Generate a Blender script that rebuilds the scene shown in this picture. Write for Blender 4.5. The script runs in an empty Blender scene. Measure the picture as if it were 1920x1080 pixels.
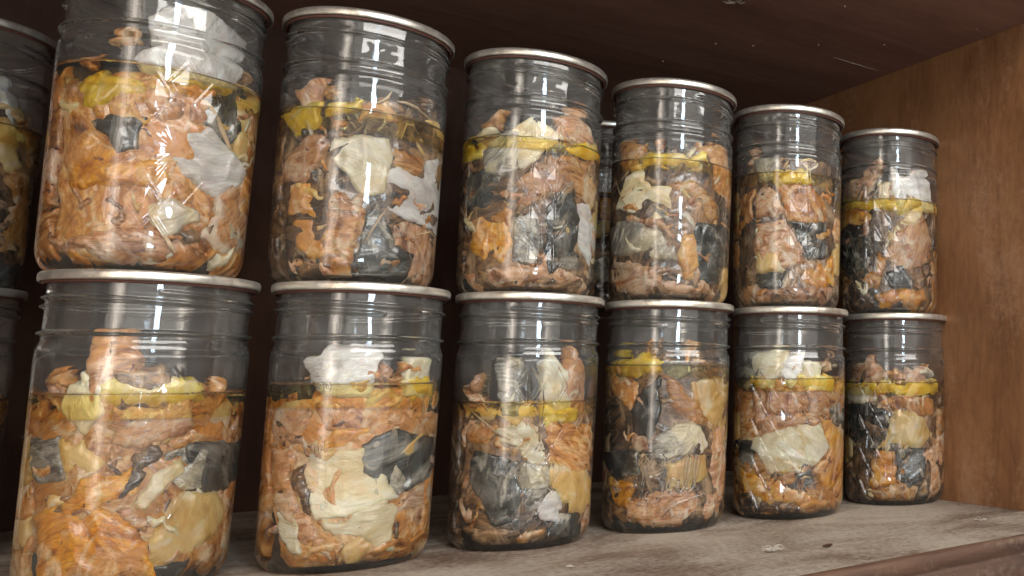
import bpy, bmesh, math, random
import numpy as np
from mathutils import Vector, Matrix
C = bpy.context.scene.collection
SC = bpy.context.scene

# ------------------------------------------------------------------ camera
CAM = np.array([-0.01451, -0.43043, 0.09701])
YAW, PIT, ROL = math.radians(43.069), math.radians(7.583), math.radians(-0.142)
F, U0, V0 = 1671.9, 741.97, -54.27
fw = np.array([math.sin(YAW)*math.cos(PIT), math.cos(YAW)*math.cos(PIT), math.sin(PIT)])
rt = np.array([math.cos(YAW), -math.sin(YAW), 0.0]); up = np.cross(rt, fw)
RT = rt*math.cos(ROL) + up*math.sin(ROL); UP = -rt*math.sin(ROL) + up*math.cos(ROL)
cd = bpy.data.cameras.new('camera'); cam = bpy.data.objects.new('camera', cd); C.objects.link(cam)
M = Matrix((list(RT)+[0], list(UP)+[0], list(-fw)+[0], [0, 0, 0, 1])).transposed()
M.translation = Vector(CAM); cam.matrix_world = M
cd.sensor_width = 36; cd.lens = F/1920*36
cd.shift_x = -U0/1920; cd.shift_y = V0/1920
cd.clip_start = 0.005; cd.clip_end = 50
SC.camera = cam

# ------------------------------------------------------------------ world, lamps, exposure
W = bpy.data.worlds.new('World'); SC.world = W; W.use_nodes = True
bg = W.node_tree.nodes['Background']; bg.inputs[0].default_value = (1.0, 0.93, 0.86, 1); bg.inputs[1].default_value = 0.15
def area(name, loc, target, sx, sy, power, col):
    l = bpy.data.lights.new(name, 'AREA'); l.shape = 'RECTANGLE'; l.size = sx; l.size_y = sy
    l.energy = power; l.color = col
    o = bpy.data.objects.new(name, l); C.objects.link(o); o.location = loc
    d = Vector(target)-Vector(loc); o.rotation_euler = d.to_track_quat('-Z', 'Y').to_euler()
    return o
for w_, e_ in ((0.07, 0.35), (0.16, 0.55), (0.27, 0.65)):      # overlapping panels for the window, wider ones added to soften its highlight
    area('warm_window_light', (-0.50-w_*0.02, -0.42-w_*0.02, 0.26), (0.15, 0.12, 0.15), w_, 0.60+w_*0.2, e_*0.95, (1.0, 0.87, 0.74))
for z_, h_, e_ in ((0.20, 0.11, 1.2), (0.37, 0.07, 0.6), (0.57, 0.16, 1.8)):   # far window, split into added panels placed to glint on the necks
    area('cool_window_light', (0.06, -0.95, z_), (0.2, 0.12, 0.15), 0.11, h_, e_, (0.62, 0.82, 1.0))
area('room_light', (0.10, -1.55, 0.40), (0.25, 0.12, 0.15), 2.2, 1.5, 8.5, (1.0, 0.94, 0.87))
area('high_fill_light', (0.28, -1.05, 0.90), (0.25, 0.10, 0.14), 1.5, 0.45, 17.5, (1.0, 0.965, 0.92))  # added fill for the contents, set high where the jar walls don't mirror it
SC.view_settings.view_transform = 'Standard'; SC.view_settings.look = 'None'
SC.view_settings.exposure = 0.45; SC.view_settings.gamma = 1.0; SC.view_settings.use_curve_mapping = False
cy = SC.cycles
cy.max_bounces = 14; cy.transmission_bounces = 12; cy.glossy_bounces = 5; cy.diffuse_bounces = 3; cy.transparent_max_bounces = 24
cy.use_denoising = True; cy.caustics_reflective = True; cy.caustics_refractive = True; cy.blur_glossy = 0.3
cy.sample_clamp_indirect = 4.0
try: cy.denoiser = 'OPENIMAGEDENOISE'
except Exception: pass

# ------------------------------------------------------------------ dimensions
H = 0.1474; RO = 0.0408; RI = 0.0399; RL = 0.0428; NECK = 0.0022
JARS = [(0.0137, 0.1526), (0.1031, 0.1410), (0.1937, 0.1364), (0.2847, 0.1291), (0.3771, 0.1169), (0.4790, 0.1137)]
UPX = [(0.0083, 0.1534), (0.0974, 0.1442), (0.1909, 0.1400), (0.2830, 0.1290), (0.3760, 0.1215), (0.4745, 0.1160)]
WALLX, EDGE, CEIL, BACK = 0.5058, -0.0594, 0.3703, 0.40

# ------------------------------------------------------------------ node helpers
def mat(name):
    m = bpy.data.materials.new(name); m.use_nodes = True; nt = m.node_tree
    return m, nt, nt.nodes['Principled BSDF']
def nd(nt, t, **kw):
    n = nt.nodes.new(t)
    for k, v in kw.items():
        if k in n.inputs: n.inputs[k].default_value = v
        else: setattr(n, k, v)
    return n
def ramp(nt, src, stops, interp='LINEAR'):
    r = nt.nodes.new('ShaderNodeValToRGB'); r.color_ramp.interpolation = interp
    e = r.color_ramp.elements
    while len(e) < len(stops): e.new(0.5)
    for k, (p, c) in enumerate(stops):
        e[k].position = p; e[k].color = (*c, 1) if len(c) == 3 else c
    nt.links.new(src, r.inputs[0]); return r
def mix(nt, a, b, f, blend='MIX'):
    m = nt.nodes.new('ShaderNodeMix'); m.data_type = 'RGBA'; m.blend_type = blend
    for s, i in ((f, 0), (a, 6), (b, 7)):
        if hasattr(s, 'links'): nt.links.new(s, m.inputs[i])
        elif i == 0: m.inputs[0].default_value = s
        else: m.inputs[i].default_value = (*s, 1)
    return m.outputs[2]
def coords(nt, scale=(1, 1, 1), rnd=True):
    tc = nt.nodes.new('ShaderNodeTexCoord'); mp = nt.nodes.new('ShaderNodeMapping'); mp.inputs['Scale'].default_value = scale
    src = tc.outputs['Object']
    if rnd:
        oi = nt.nodes.new('ShaderNodeObjectInfo')
        mm = nt.nodes.new('ShaderNodeMath'); mm.operation = 'MULTIPLY'; mm.inputs[1].default_value = 7.0
        nt.links.new(oi.outputs['Random'], mm.inputs[0])
        vr = nt.nodes.new('ShaderNodeVectorRotate'); vr.rotation_type = 'AXIS_ANGLE'; vr.inputs['Axis'].default_value = (0.35, 0.9, 0.1)
        nt.links.new(src, vr.inputs['Vector']); nt.links.new(mm.outputs[0], vr.inputs['Angle'])
        nt.links.new(mm.outputs[0], mp.inputs['Location']); src = vr.outputs[0]
    nt.links.new(src, mp.inputs['Vector']); return mp.outputs[0]
def noise(nt, v, scale, detail=5, rough=0.6, dist=0.0):
    n = nd(nt, 'ShaderNodeTexNoise', Scale=scale, Detail=detail, Roughness=rough, Distortion=dist); nt.links.new(v, n.inputs['Vector']); return n.outputs['Fac']
def bump(nt, p, h, strength, dist):
    b = nt.nodes.new('ShaderNodeBump'); b.inputs['Strength'].default_value = strength; b.inputs['Distance'].default_value = dist
    nt.links.new(h, b.inputs['Height']); nt.links.new(b.outputs[0], p.inputs['Normal']); return b

# ------------------------------------------------------------------ materials
def fish_mat(name, stops, tint=None, sss=0.0, spots=None, rough=0.34, streak=2.6, spec=0.5, bstr=0.6, metal=0.0, scale=85, veins=None, film=None, bd=0.0022):
    """base ramp on stretched fibres, a second hue in large soft areas, dark veins, pale coagulated film, specks"""
    m, nt, p = mat(name); L = nt.links
    v = coords(nt, (1, 1, streak)); v1 = coords(nt)
    n1 = noise(nt, v, scale*0.42, 6, 0.58, 2.6); n2 = noise(nt, v1, scale*0.16, 3, 0.5, 1.0)
    ad = nt.nodes.new('ShaderNodeMath'); ad.operation = 'MULTIPLY_ADD'; ad.inputs[1].default_value = 0.62; L.new(n1, ad.inputs[0])
    sc_ = nt.nodes.new('ShaderNodeMath'); sc_.operation = 'MULTIPLY'; sc_.inputs[1].default_value = 0.38; L.new(n2, sc_.inputs[0]); L.new(sc_.outputs[0], ad.inputs[2])
    col = ramp(nt, ad.outputs[0], stops).outputs[0]
    if tint:
        r = ramp(nt, noise(nt, coords(nt, (1.1, 0.9, 1.3)), tint[2], 4, 0.6, 1.0), [(tint[1]-0.05, (0, 0, 0)), (tint[1]+0.07, (1, 1, 1))])
        col = mix(nt, col, mix(nt, col, tint[0], 0.75), r.outputs[0])
    if veins:
        n3 = noise(nt, v, scale*0.38, 4, 0.55, 2.4)
        r3 = ramp(nt, n3, [(0.0, (0, 0, 0)), (0.465, (0, 0, 0)), (0.5, (1, 1, 1)), (0.535, (0, 0, 0)), (1, (0, 0, 0))])
        k = nt.nodes.new('ShaderNodeMath'); k.operation = 'MULTIPLY'; k.inputs[1].default_value = veins[1]; L.new(r3.outputs[0], k.inputs[0])
        col = mix(nt, col, veins[0], k.outputs[0])
    if film:
        r5 = ramp(nt, noise(nt, coords(nt, (1, 1.6, 0.7)), film[2]*0.5, 5, 0.6, 3.0), [(film[1]-0.03, (0, 0, 0)), (film[1]+0.10, (0.85,)*3)])
        col = mix(nt, col, film[0], r5.outputs[0])
    if spots:
        r4 = ramp(nt, noise(nt, v1, spots[1], 3, 0.6, 0.8), [(0.0, (0, 0, 0)), (spots[2], (0, 0, 0)), (spots[2]+0.03, (1, 1, 1))])
        col = mix(nt, col, spots[0], r4.outputs[0])
    oi = nt.nodes.new('ShaderNodeObjectInfo'); hs = nt.nodes.new('ShaderNodeHueSaturation')
    mr = nt.nodes.new('ShaderNodeMapRange'); mr.inputs['To Min'].default_value = 0.74; mr.inputs['To Max'].default_value = 1.10
    L.new(oi.outputs['Random'], mr.inputs[0]); L.new(mr.outputs[0], hs.inputs['Value']); L.new(col, hs.inputs['Color'])
    hs.inputs['Saturation'].default_value = 1.10
    L.new(hs.outputs[0], p.inputs['Base Color'])
    rr_ = nt.nodes.new('ShaderNodeMapRange'); rr_.inputs['From Min'].default_value = 0.3; rr_.inputs['From Max'].default_value = 0.7
    rr_.inputs['To Min'].default_value = rough*0.55; rr_.inputs['To Max'].default_value = rough*1.5; L.new(n1, rr_.inputs[0]); L.new(rr_.outputs[0], p.inputs['Roughness'])
    p.inputs['Subsurface Weight'].default_value = sss; p.inputs['Subsurface Radius'].default_value = (1.0, 0.55, 0.3); p.inputs['Subsurface Scale'].default_value = 0.0022
    p.inputs['Specular IOR Level'].default_value = spec; p.inputs['Metallic'].default_value = metal
    p.inputs['Coat Weight'].default_value = 0.8; p.inputs['Coat Roughness'].default_value = 0.08
    nb = noise(nt, v, scale*1.1, 5, 0.6, 2.0)
    a2 = nt.nodes.new('ShaderNodeMath'); a2.operation = 'ADD'; L.new(nb, a2.inputs[0]); L.new(n1, a2.inputs[1])
    bump(nt, p, a2.outputs[0], bstr, bd)
    return m
MT = {}
PALE = (0.76, 0.60, 0.42)
MT['F'] = fish_mat('cooked_flesh', [(0.38, (0.13, 0.045, 0.014)), (0.45, (0.40, 0.165, 0.05)), (0.52, (0.66, 0.34, 0.12)), (0.58, (0.78, 0.52, 0.27)), (0.66, (0.85, 0.67, 0.44))], tint=((0.62, 0.27, 0.09), 0.54, 20), film=((0.84, 0.68, 0.48), 0.57, 60), spots=((0.12, 0.04, 0.02), 110, 0.67), veins=((0.22, 0.08, 0.035), 0.4), bstr=0.4, sss=0.35)
MT['P'] = fish_mat('pale_pink_flesh', [(0.38, (0.17, 0.07, 0.035)), (0.45, (0.46, 0.235, 0.125)), (0.52, (0.70, 0.42, 0.25)), (0.60, (0.84, 0.65, 0.47))], tint=((0.66, 0.35, 0.15), 0.53, 20), film=((0.86, 0.75, 0.60), 0.57, 60), veins=((0.26, 0.10, 0.06), 0.6), spots=((0.10, 0.035, 0.02), 110, 0.65), bstr=0.4, sss=0.35)
MT['O'] = fish_mat('orange_flesh', [(0.36, (0.26, 0.08, 0.012)), (0.44, (0.52, 0.20, 0.03)), (0.52, (0.76, 0.38, 0.07)), (0.62, (0.84, 0.54, 0.20))], tint=((0.62, 0.33, 0.15), 0.51, 24), film=((0.84, 0.66, 0.42), 0.56, 60), spots=((0.20, 0.06, 0.02), 110, 0.66), veins=((0.34, 0.12, 0.02), 0.5), bstr=0.4, sss=0.35)
MT['T'] = fish_mat('tan_fatty_flesh', [(0.36, (0.50, 0.30, 0.10)), (0.45, (0.68, 0.45, 0.17)), (0.54, (0.80, 0.60, 0.28)), (0.66, (0.86, 0.73, 0.46))], tint=((0.68, 0.40, 0.15), 0.54, 20), film=((0.86, 0.77, 0.58), 0.58, 50), scale=50, bstr=0.3, sss=0.4)
MT['B'] = fish_mat('brown_flesh', [(0.38, (0.018, 0.011, 0.007)), (0.46, (0.06, 0.030, 0.015)), (0.53, (0.17, 0.085, 0.036)), (0.62, (0.46, 0.26, 0.12))], tint=((0.055, 0.050, 0.040), 0.56, 20), film=((0.66, 0.46, 0.28), 0.58, 50), veins=((0.50, 0.32, 0.18), 0.35), bstr=0.45)
MT['C'] = fish_mat('cream_skin', [(0.34, (0.58, 0.42, 0.20)), (0.43, (0.78, 0.64, 0.38)), (0.52, (0.88, 0.80, 0.58)), (0.62, (0.93, 0.90, 0.78))], tint=((0.50, 0.46, 0.40), 0.58, 18), rough=0.24, streak=3.0, scale=40, spots=((0.03, 0.022, 0.015), 160, 0.69), spec=0.9, bstr=0.55, bd=0.003, film=((0.84, 0.62, 0.34), 0.61, 40), sss=0.2)
MT['W'] = fish_mat('white_skin', [(0.34, (0.44, 0.40, 0.36)), (0.43, (0.66, 0.62, 0.57)), (0.52, (0.86, 0.83, 0.78)), (0.62, (0.94, 0.93, 0.90))], tint=((0.54, 0.48, 0.46), 0.57, 20), rough=0.22, streak=2.6, scale=44, spec=0.9, bstr=0.6, bd=0.003, veins=((0.50, 0.45, 0.42), 0.35), film=((0.84, 0.68, 0.52), 0.62, 40), sss=0.2)
MT['S'] = fish_mat('silver_skin', [(0.36, (0.05, 0.05, 0.045)), (0.44, (0.20, 0.185, 0.155)), (0.50, (0.60, 0.56, 0.47)), (0.55, (0.26, 0.25, 0.23)), (0.62, (0.88, 0.85, 0.78))], tint=((0.80, 0.70, 0.46), 0.56, 24), rough=0.2, streak=2.0, scale=60, spec=1.0, metal=0.3, bstr=0.8, bd=0.003)
MT['D'] = fish_mat('dark_skin', [(0.38, (0.008, 0.009, 0.008)), (0.48, (0.018, 0.020, 0.017)), (0.56, (0.055, 0.056, 0.046)), (0.64, (0.34, 0.32, 0.27))], tint=((0.34, 0.31, 0.25), 0.62, 24), film=((0.62, 0.54, 0.42), 0.60, 50), rough=0.2, streak=2.4, scale=44, spec=0.7, bstr=0.6)
MT['Y'] = fish_mat('yellow_fat', [(0.34, (0.46, 0.27, 0.02)), (0.46, (0.72, 0.51, 0.08)), (0.56, (0.86, 0.69, 0.20)), (0.66, (0.88, 0.78, 0.36))], tint=((0.52, 0.37, 0.07), 0.55, 26), film=((0.86, 0.72, 0.44), 0.57, 50), rough=0.2, scale=50, spec=0.7, bstr=0.35, sss=0.3)
MT['N'] = fish_mat('bone', [(0.3, (0.55, 0.36, 0.18)), (0.7, (0.86, 0.70, 0.48))], scale=80)

def broth_mat():
    m, nt, p = mat('murky_broth'); v = coords(nt, (1, 1, 1.6))
    n = noise(nt, v, 42, 6, 0.6, 1.5); n2 = noise(nt, v, 17, 2, 0.5, 0.5)
    c1 = ramp(nt, n, [(0.35, (0.012, 0.011, 0.009)), (0.5, (0.035, 0.028, 0.02)), (0.6, (0.10, 0.06, 0.035)), (0.72, (0.24, 0.15, 0.09))]).outputs[0]
    c2 = ramp(nt, n, [(0.35, (0.014, 0.016, 0.015)), (0.55, (0.05, 0.055, 0.05)), (0.7, (0.17, 0.17, 0.15))]).outputs[0]
    r = ramp(nt, n2, [(0.42, (0, 0, 0)), (0.56, (1, 1, 1))])
    nt.links.new(mix(nt, c1, c2, r.outputs[0]), p.inputs['Base Color'])
    p.inputs['Roughness'].default_value = 0.3
    bump(nt, p, n, 0.6, 0.004); return m
BROTH = broth_mat()
def oil_mat():
    m, nt, p = mat('salmon_oil')
    t = nt.nodes.new('ShaderNodeBsdfTransparent'); t.inputs[0].default_value = (0.985, 0.91, 0.60, 1)
    g = nt.nodes.new('ShaderNodeBsdfGlossy'); g.inputs['Roughness'].default_value = 0.03
    f = nt.nodes.new('ShaderNodeFresnel'); f.inputs[0].default_value = 1.25
    mx = nt.nodes.new('ShaderNodeMixShader'); nt.links.new(f.outputs[0], mx.inputs[0]); nt.links.new(t.outputs[0], mx.inputs[1]); nt.links.new(g.outputs[0], mx.inputs[2])
    nt.links.new(mx.outputs[0], nt.nodes['Material Output'].inputs['Surface']); return m
OIL = oil_mat()
def glass_mat():
    m, nt, p = mat('clear_glass')
    p.inputs['Base Color'].default_value = (0.97, 0.98, 0.975, 1); p.inputs['Roughness'].default_value = 0.0
    p.inputs['IOR'].default_value = 1.5; p.inputs['Transmission Weight'].default_value = 1.0
    v = coords(nt, (1, 1, 0.6)); n = noise(nt, v, 34, 3, 0.5); bump(nt, p, n, 0.30, 0.002)
    # greasy film and dust on the glass
    d = nt.nodes.new('ShaderNodeBsdfDiffuse'); d.inputs[0].default_value = (0.62, 0.60, 0.56, 1)
    f = noise(nt, coords(nt, (1, 1, 0.5)), 55, 5, 0.65, 1.0)
    r = ramp(nt, f, [(0.35, (0.010,)*3), (0.60, (0.026,)*3), (0.78, (0.07,)*3)])
    tc = nt.nodes.new('ShaderNodeTexCoord'); sx = nt.nodes.new('ShaderNodeSeparateXYZ'); nt.links.new(tc.outputs['Object'], sx.inputs[0])
    mr = nt.nodes.new('ShaderNodeMapRange'); mr.inputs['From Min'].default_value = 0.088; mr.inputs['From Max'].default_value = 0.115; mr.inputs['To Min'].default_value = 1.0; mr.inputs['To Max'].default_value = 1.8
    nt.links.new(sx.outputs[2], mr.inputs[0]); mu = nt.nodes.new('ShaderNodeMath'); mu.operation = 'MULTIPLY'; nt.links.new(mr.outputs[0], mu.inputs[0]); nt.links.new(r.outputs[0], mu.inputs[1])
    mx = nt.nodes.new('ShaderNodeMixShader'); nt.links.new(mu.outputs[0], mx.inputs[0]); nt.links.new(p.outputs[0], mx.inputs[1]); nt.links.new(d.outputs[0], mx.inputs[2])
    nt.links.new(mx.outputs[0], nt.nodes['Material Output'].inputs['Surface'])
    return m
GLASS = glass_mat()
def metal_mat():
    m, nt, p = mat('tinplate'); p.inputs['Metallic'].default_value = 0.85
    v = coords(nt); n = noise(nt, v, 160, 4, 0.6)
    st = ramp(nt, noise(nt, coords(nt), 60, 6, 0.7, 0.8), [(0.56, (0, 0, 0)), (0.70, (0.8,)*3)])
    nt.links.new(mix(nt, ramp(nt, n, [(0.3, (0.58, 0.54, 0.46)), (0.7, (0.78, 0.74, 0.66))]).outputs[0], (0.34, 0.24, 0.15), st.outputs[0]), p.inputs['Base Color'])
    nt.links.new(ramp(nt, n, [(0.3, (0.30,)*3), (0.7, (0.45,)*3)]).outputs[0], p.inputs['Roughness']); return m
METAL = metal_mat()
m, nt, p = mat('red_brown_gasket'); p.inputs['Base Color'].default_value = (0.10, 0.038, 0.026, 1); p.inputs['Roughness'].default_value = 0.45; GASK = m
m, nt, p = mat('stamp_ink'); p.inputs['Base Color'].default_value = (0.16, 0.14, 0.11, 1); p.inputs['Roughness'].default_value = 0.6; INK = m

def wood_mat(name, c_lo, c_mid, c_hi, axis, rough=0.42, dust=None, sc=18):
    m, nt, p = mat(name); L = nt.links
    s = {'x': (0.12, 1, 1), 'y': (1, 0.12, 1), 'z': (1, 1, 0.22)}[axis]
    v = coords(nt, s, rnd=False); vv = coords(nt, rnd=False)
    n = noise(nt, v, sc, 8, 0.6, 0.8); fine = noise(nt, v, sc*14, 4, 0.7, 0.2); blot = noise(nt, vv, 9, 4, 0.55, 0.4)
    a = nt.nodes.new('ShaderNodeMath'); a.operation = 'MULTIPLY_ADD'; a.inputs[1].default_value = 0.28; L.new(fine, a.inputs[0])
    b = nt.nodes.new('ShaderNodeMath'); b.operation = 'MULTIPLY_ADD'; b.inputs[1].default_value = 0.45; L.new(n, b.inputs[0])
    b2 = nt.nodes.new('ShaderNodeMath'); b2.operation = 'MULTIPLY'; b2.inputs[1].default_value = 0.27; L.new(blot, b2.inputs[0])
    L.new(b2.outputs[0], b.inputs[2]); L.new(b.outputs[0], a.inputs[2])
    col = ramp(nt, a.outputs[0], [(0.36, c_lo), (0.5, c_mid), (0.64, c_hi)]).outputs[0]
    rgh = None
    if dust:
        vd = coords(nt, dust[2], rnd=False)
        d1 = noise(nt, vd, 15, 8, 0.68, 0.7); d2 = noise(nt, vv, 260, 4, 0.75)
        s1 = nt.nodes.new('ShaderNodeMath'); s1.operation = 'MULTIPLY_ADD'; s1.inputs[1].default_value = 0.35; L.new(d2, s1.inputs[0]); 
        s2 = nt.nodes.new('ShaderNodeMath'); s2.operation = 'MULTIPLY'; s2.inputs[1].default_value = 0.65; L.new(d1, s2.inputs[0]); L.new(s2.outputs[0], s1.inputs[2])
        r = ramp(nt, s1.outputs[0], [(dust[1]-(dust[3] if len(dust) > 3 else 0.12), (0, 0, 0)), (dust[1]+(dust[3] if len(dust) > 3 else 0.12), (1, 1, 1))])
        col = mix(nt, col, dust[0], r.outputs[0])
    L.new(col, p.inputs['Base Color']); p.inputs['Roughness'].default_value = rough
    bump(nt, p, a.outputs[0], 0.25, 0.0015); return m
WD_SIDE = wood_mat('side_wood', (0.115, 0.044, 0.016), (0.21, 0.092, 0.036), (0.29, 0.138, 0.058), 'z', 0.5, dust=((0.32, 0.175, 0.10), 0.60, (1, 1, 0.35), 0.09))
WD_TOP = wood_mat('upper_wood', (0.13, 0.060, 0.042), (0.20, 0.098, 0.068), (0.27, 0.14, 0.10), 'x', 0.7, dust=((0.16, 0.10, 0.07), 0.72, (1, 1, 1)))
WD_SHELF = wood_mat('dusty_shelf_wood', (0.045, 0.025, 0.016), (0.12, 0.072, 0.046), (0.20, 0.135, 0.092), 'x', 0.75, dust=((0.33, 0.275, 0.215), 0.50, (0.6, 1, 1), 0.08))
WD_EDGE = wood_mat('edge_wood', (0.03, 0.012, 0.006), (0.075, 0.034, 0.018), (0.14, 0.068, 0.036), 'x', 0.7, dust=((0.20, 0.13, 0.085), 0.66, (0.3, 1, 1)))
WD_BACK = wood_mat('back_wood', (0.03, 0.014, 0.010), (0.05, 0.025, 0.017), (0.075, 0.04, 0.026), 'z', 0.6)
m, nt, p = mat('lint'); WD_BACK.node_tree.nodes['Principled BSDF'].inputs['Specular IOR Level'].default_value = 0.08; p.inputs['Base Color'].default_value = (0.45, 0.40, 0.33, 1); p.inputs['Roughness'].default_value = 0.9; LINT = m

# ------------------------------------------------------------------ object helpers
def link(name, me, m, parent=None, smooth=True):
    if m: me.materials.append(m)
    if smooth: me.shade_smooth()
    o = bpy.data.objects.new(name, me); C.objects.link(o)
    if parent is not None: o.parent = parent
    return o
def mesh(name, V, Fc):
    me = bpy.data.meshes.new(name); me.from_pydata([tuple(map(float, v)) for v in V], [], Fc); me.update(); return me
def fix(me):
    b = bmesh.new(); b.from_mesh(me); bmesh.ops.recalc_face_normals(b, faces=b.faces); b.to_mesh(me); b.free()
def tag(o, label, cat, group=None):
    o['label'] = label; o['category'] = cat
    if group: o['group'] = group
def gridmesh(name, P, wrap=False):
    """P (n,m,3) array -> quads"""
    n, m_ = P.shape[:2]
    I, J = np.meshgrid(np.arange(n-1), np.arange(m_ if wrap else m_-1), indexing='ij'); K = (J+1) % m_
    Q = np.stack([I*m_+J, I*m_+K, (I+1)*m_+K, (I+1)*m_+J], -1).reshape(-1, 4).astype(np.int32)
    me = bpy.data.meshes.new(name); me.vertices.add(n*m_); me.vertices.foreach_set('co', P.reshape(-1).astype(np.float32))
    me.loops.add(len(Q)*4); me.loops.foreach_set('vertex_index', Q.reshape(-1))
    me.polygons.add(len(Q)); me.polygons.foreach_set('loop_start', np.arange(0, len(Q)*4, 4, dtype=np.int32))
    me.update(calc_edges=True); me.validate(); return me
def lathe(name, prof, n=128):
    th = np.linspace(0, 2*np.pi, n, endpoint=False); pr = np.array(prof)
    P = np.stack([pr[:, :1]*np.cos(th), pr[:, :1]*np.sin(th), pr[:, 1:]+0*th], -1)
    me = gridmesh(name, P, True)
    return me
def tube(pts, r, n=7, taper=True):
    pts = [Vector(p) for p in pts]; V = []; Fc = []; N = len(pts)
    for i, p_ in enumerate(pts):
        t = (pts[min(i+1, N-1)]-pts[max(i-1, 0)]).normalized(); a = t.orthogonal().normalized(); b = t.cross(a)
        rr = r*(0.25+0.75*math.sin(math.pi*min(max((i+0.4)/(N-0.2), 0), 1))) if taper else r
        for k in range(n):
            w = 2*math.pi*k/n; V.append(p_+a*(rr*math.cos(w))+b*(rr*math.sin(w)))
    for i in range(N-1):
        for k in range(n): Fc.append((i*n+k, i*n+(k+1) % n, (i+1)*n+(k+1) % n, (i+1)*n+k))
    Fc.append(tuple(range(n))[::-1]); Fc.append(tuple((N-1)*n+k for k in range(n)))
    return V, Fc
# numpy value noise
_rs = np.random.RandomState(5); _T = _rs.rand(64, 64, 64)
def vn(x, y, z):
    xi = np.floor(x).astype(int); yi = np.floor(y).astype(int); zi = np.floor(z).astype(int)
    fx, fy, fz = x-xi, y-yi, z-zi
    fx, fy, fz = [t*t*(3-2*t) for t in (fx, fy, fz)]
    g = lambda a, b, c: _T[(xi+a) % 64, (yi+b) % 64, (zi+c) % 64]
    L = lambda a, b, t: a+(b-a)*t
    return L(L(L(g(0, 0, 0), g(1, 0, 0), fx), L(g(0, 1, 0), g(1, 1, 0), fx), fy), L(L(g(0, 0, 1), g(1, 0, 1), fx), L(g(0, 1, 1), g(1, 1, 1), fx), fy), fz)*2-1
def fbm(x, y, z, o=4):
    s = 0; a = 1; t = 0
    for k in range(o): s = s+a*vn(x*2**k+k*7.3, y*2**k+3.1*k, z*2**k+1.7*k); t += a; a *= 0.5
    return s/t

# ------------------------------------------------------------------ cabinet
cab = bpy.data.objects.new('wooden_cabinet', None); C.objects.link(cab); cab.location = (0.1, 0.1, 0)
tag(cab, 'dark brown wooden cabinet whose dusty shelf holds the jars', 'cabinet')
CL = Vector((0.1, 0.1, 0))
def box(name, a, b, m, bev=0.0):
    bm = bmesh.new(); bmesh.ops.create_cube(bm, size=1)
    for v in bm.verts:
        v.co = Vector([(a[k]+b[k])/2+v.co[k]*(b[k]-a[k]) for k in range(3)])-CL
    if bev: bmesh.ops.bevel(bm, geom=bm.edges[:], offset=bev, segments=2, affect='EDGES')
    me = bpy.data.meshes.new(name); bm.to_mesh(me); bm.free(); return link(name, me, m, cab, False)
box('shelf_board', (-0.62, EDGE+0.001, -0.02), (WALLX-0.0005, BACK-0.0005, 0), WD_SHELF)
box('side_panel', (WALLX, EDGE-0.004, -0.12), (WALLX+0.02, BACK+0.02, 0.5), WD_SIDE)
box('side_panel', (-0.66, EDGE-0.004, -0.12), (-0.6205, BACK+0.02, 0.5), WD_SIDE)
box('upper_shelf', (-0.62, EDGE+0.001, CEIL), (WALLX-0.0005, BACK-0.0005, CEIL+0.02), WD_TOP)
box('back_panel', (-0.62, BACK, -0.1), (WALLX-0.0005, BACK+0.01, 0.5), WD_BACK)
# moulded front edge of the shelf
pr = [(0.0, 0.0), (-0.0055, -0.0002), (-0.0064, -0.0012), (-0.0066, -0.0075), (-0.005, -0.0095), (-0.0050, -0.011), (-0.0085, -0.0125), (-0.0105, -0.017), (-0.0105, -0.026), (-0.0085, -0.028), (-0.0085, -0.0295), (-0.0115, -0.032), (-0.012, -0.060), (0.0, -0.060)]
xs = np.linspace(-0.62, WALLX-0.0006, 300)
P = np.zeros((len(pr), len(xs), 3))
for i, (dy, z) in enumerate(pr):
    w = fbm(xs*40+i, xs*0+i*0.3, xs*0)*0.00035
    P[i, :, 0] = xs; P[i, :, 1] = EDGE+0.0009+dy+w; P[i, :, 2] = z+(w if 0 < i < 13 else 0)
P -= np.array(CL); me = gridmesh('front_moulding', P); fix(me); mo = link('front_moulding', me, WD_EDGE, cab, False)

# scratch and specks on the underside of the upper shelf, back-projected
def pix(px, py): 
    d = fw*F + RT*(px-960-U0) + UP*(540+V0-py); return d/np.linalg.norm(d)
def on_z(px, py, z): d = pix(px, py); t = (z-CAM[2])/d[2]; return CAM+d*t
def thing_tubes(name, paths, r, m, label, cat, parent=None):
    V = []; Fc = []
    for pth in paths:
        v, f = tube(pth, r); o = len(V); V += v; Fc += [tuple(i+o for i in q) for q in f]
    c = Vector(V[0]) if parent is None else Vector(parent.location)
    me = mesh(name, [v-c for v in V], Fc); o = link(name, me, m, parent); 
    if parent is None: o.location = c; tag(o, label, cat)
    return o
rng = random.Random(3)
a = on_z(1562, 108, CEIL-0.0006); b = on_z(1648, 134, CEIL-0.0006)
thing_tubes('scratch', [[a+(b-a)*t+np.array([0, 0, 0.0003])+np.array([rng.uniform(-1, 1), rng.uniform(-1, 1), 0])*0.0004 for t in np.linspace(0, 1, 9)]], 0.0005, WD_SHELF, '', '', cab)
web = []
o0 = on_z(1380, 3, CEIL-0.001)
for k in range(9):
    an = rng.uniform(0, 6.28); ln = rng.uniform(0.004, 0.010)
    web.append([o0+np.array([math.cos(an), math.sin(an), -0.12])*ln*t+np.array([0, 0, -0.001*math.sin(3.1*t)]) for t in np.linspace(0, 1, 6)])
thing_tubes('cobweb', web, 0.00022, LINT, 'small wispy white cobweb knot on the underside of the upper shelf', 'cobweb')
# specks
for (x_, y_) in [(1584, 12), (1535, 84), (1412, 86), (1342, 82), (1243, 115), (1832, 55), (1658, 84)]:
    q = on_z(x_, y_, CEIL-0.0005); thing_tubes('dust_speck', [[q+np.array([0.0006*t, 0.0004*t, 0]) for t in (-1, 0, 1)]], 0.0006, LINT, '', '', cab)

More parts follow.
